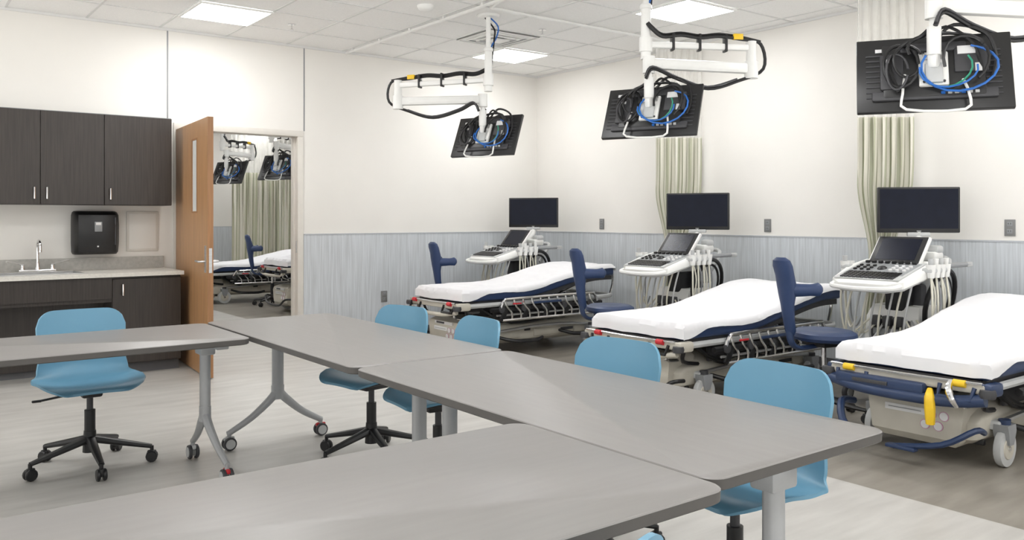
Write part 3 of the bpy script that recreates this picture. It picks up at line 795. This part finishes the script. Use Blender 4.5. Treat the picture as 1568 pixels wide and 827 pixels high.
    b.box((-.24, .14, .005), (.05, .02, .003), M_label); b.box((.15, .1, .040), (.08, .045, .002), M_label); b.box((.2, .0, .040), (.03, .045, .003), M_label); b.box((-.2, .06, .038), (.035, .02, .002), M_label)
    for q in range(6): b.box((.04 + q * .030, -.128, .026), (.018, .014, .012), M_lgray if q % 3 else M_blue)
    def loop(cx, cy, rx, ry, m, r_, a0=0, a1=360, dz=.05):
        b.tube([(cx + rx * math.cos(R(a)), cy + ry * math.sin(R(a)), dz + .012 * math.sin(R(a * 2 + seed * 40))) for a in range(a0, a1 + 1, 20)], r_, m, sides=6)
    loop(-.15, .02, .08, .12, M_black, .009, 0, 340, .060)
    loop(-.12, .04, .065, .09, M_black, .007, 20, 330, .072)
    loop(-.17, -.02, .05, .10, M_dark, .006, 0, 350, .076)
    loop(.11, -.01, .17, .13, M_blue, .006, 150, 430, .07)
    loop(.06, -.03, .13, .09, M_blue, .005, 170, 380, .08)
    loop(.05, .0, .12, .11, M_green, .005, 190, 400, .06)
    loop(.05, .1, .17, .09, M_black, .009, 0, 200, .07)
    loop(.14, .03, .10, .13, M_black, .008, -60, 200, .08)
    b.tube([(.02, .17, .03), (.10, .24, .05), (.24, .18, .05), (.28, .05, .03), (.26, -.05, .02)], .009, M_black, sides=6, sm=5)
    b.tube([(-.02, .16, .03), (.06, .22, .07), (.18, .12, .06), (.22, -.02, .03)], .008, M_black, sides=6, sm=5)
    b.tube([(.0, .22, .10), (-.06, .16, .09), (-.14, .13, .07), (-.2, .02, .06), (-.16, -.12, .04)], .009, M_black, sides=6, sm=5)
    b.tube([(-.13, -.02, .03), (-.145, -.14, .05), (-.13, -.225, .05), (.13, -.235, .05), (.15, -.15, .05), (.13, -.06, .03)], .007, M_white, sides=6, sm=3)
    b.M = Matrix.Identity(4)
    b.beam(F + up * (mz + .10), F + up * mz - nt * .01, .05, .05, M_white, bev=.012)
    return b
boom((-.47, .74), (.11, .24), (-.937, -.349), 24, seed=1).finish((4.24, 5.91, 0))
boom((.67, -.37), (.0, -.03), (-.912, -.412), 26, seed=2).finish((4.24, 4.05, 0))
boom((.67, -.37), (.01, -.0), (-.847, -.532), 20, mw=.71, mh=.42, mz=2.06, seed=3).finish((4.20, 2.06, 0))

# ---------------------------------------------------------------- curtains
def curtain(loc, width=.4, ztop=3.015, zs=2.09, zbot=.45, yaw=0., folds=6, gather=True, amp=.035):
    nu, nv = folds * 12 + 1, 40
    vs, fs, mats_ = [], [], []
    for j in range(nv):
        z = ztop + (zbot - ztop) * j / (nv - 1)
        if gather:
            g_ = 1 if z > 1.6 else 1 - .58 * sstep((1.6 - z) / .6)
            if z < .9: g_ = .42 + .2 * sstep((.9 - z) / .4)
            sh = -.03 * sstep((1.8 - z) / .8)
        else: g_ = 1; sh = 0
        for i in range(nu):
            u = i / (nu - 1); ph = u * folds * 2 * math.pi
            x = (u - .5) * width * g_ + sh + .012 * math.sin(ph * 2 + z)
            y = amp * math.sin(ph + .5 * math.sin(z * 1.5)) * (.7 + .5 * noise.noise(V((u * 5, z * .6, 1)))) * (1.2 if z < zs else .9)
            vs.append((x, y, z))
    for j in range(nv - 1):
        for i in range(nu - 1):
            a = j * nu + i; fs.append((a, a + 1, a + nu + 1, a + nu))
            z = ztop + (zbot - ztop) * (j + .5) / (nv - 1); mats_.append(1 if z > zs else 0)
    me = bpy.data.meshes.new('privacy_curtain'); me.from_pydata(vs, [], fs)
    uvl = me.uv_layers.new(name='UVMap')
    for p_ in me.polygons:
        p_.material_index = mats_[p_.index]; p_.use_smooth = True
        for li in p_.loop_indices:
            vi = me.loops[li].vertex_index; uvl.data[li].uv = ((vi % nu) / (nu - 1), (vi // nu) / (nv - 1))
    me.materials.append(M_stripe); me.materials.append(M_net)
    o = bpy.data.objects.new('privacy_curtain', me); sc.collection.objects.link(o)
    o.location = (loc[0], loc[1], 0); o.rotation_euler = (0, 0, yaw)
    return o
curtain((6.32, 5.60), .44, yaw=R(-40), amp=.028)
curtain((6.30, 3.46), .42, yaw=R(-40), amp=.028)
curtain((5.45, 14.8), .8, zbot=.5, yaw=R(-30), folds=9, gather=False)
curtain((6.0, 14.2), .7, zbot=.5, yaw=R(-30), folds=9, gather=False)

# ---------------------------------------------------------------- adjoining room contents
stretcher(.74, False, 5, rise=.1).finish((4.42, 11.15, 0))
dup(s2, (3.95, 13.15, 0))
dup(st, (4.75, 12.15, 0), R(-10))
boom((.6, .3), (.05, -.05), (-.9, -.43), 24, seed=5).finish((4.62, 11.85, 0))
boom((.6, .3), (.05, -.05), (-.9, -.43), 24, seed=6).finish((4.55, 13.8, 0))
ultrasound(R(40)).finish((5.65, 12.14, 0), 0)

# ---------------------------------------------------------------- world + camera
wd = bpy.data.worlds.new('World'); sc.world = wd; wd.use_nodes = True
nt = wd.node_tree; bg = nt.nodes['Background']; bg.inputs[0].default_value = (1, .985, .955, 1)
tc = nt.nodes.new('ShaderNodeTexCoord'); sx = nt.nodes.new('ShaderNodeSeparateXYZ')
mr = nt.nodes.new('ShaderNodeMapRange')
mr.inputs['From Min'].default_value = -.15; mr.inputs['From Max'].default_value = .05
mr.inputs['To Min'].default_value = 2.9; mr.inputs['To Max'].default_value = .95  # made-up fill: world set brighter below the horizon to lift the ceiling
nt.links.new(tc.outputs['Generated'], sx.inputs[0]); nt.links.new(sx.outputs['Z'], mr.inputs['Value'])
nt.links.new(mr.outputs[0], bg.inputs[1])
cam = bpy.data.cameras.new('camera'); co = bpy.data.objects.new('camera', cam); sc.collection.objects.link(co)
co.location = (0, 0, 1.31); co.rotation_euler = (math.pi / 2, 0, R(-37.27))
cam.sensor_width = 36; cam.lens = 29.55; cam.shift_y = -.0514; cam.clip_start = .05
sc.camera = co
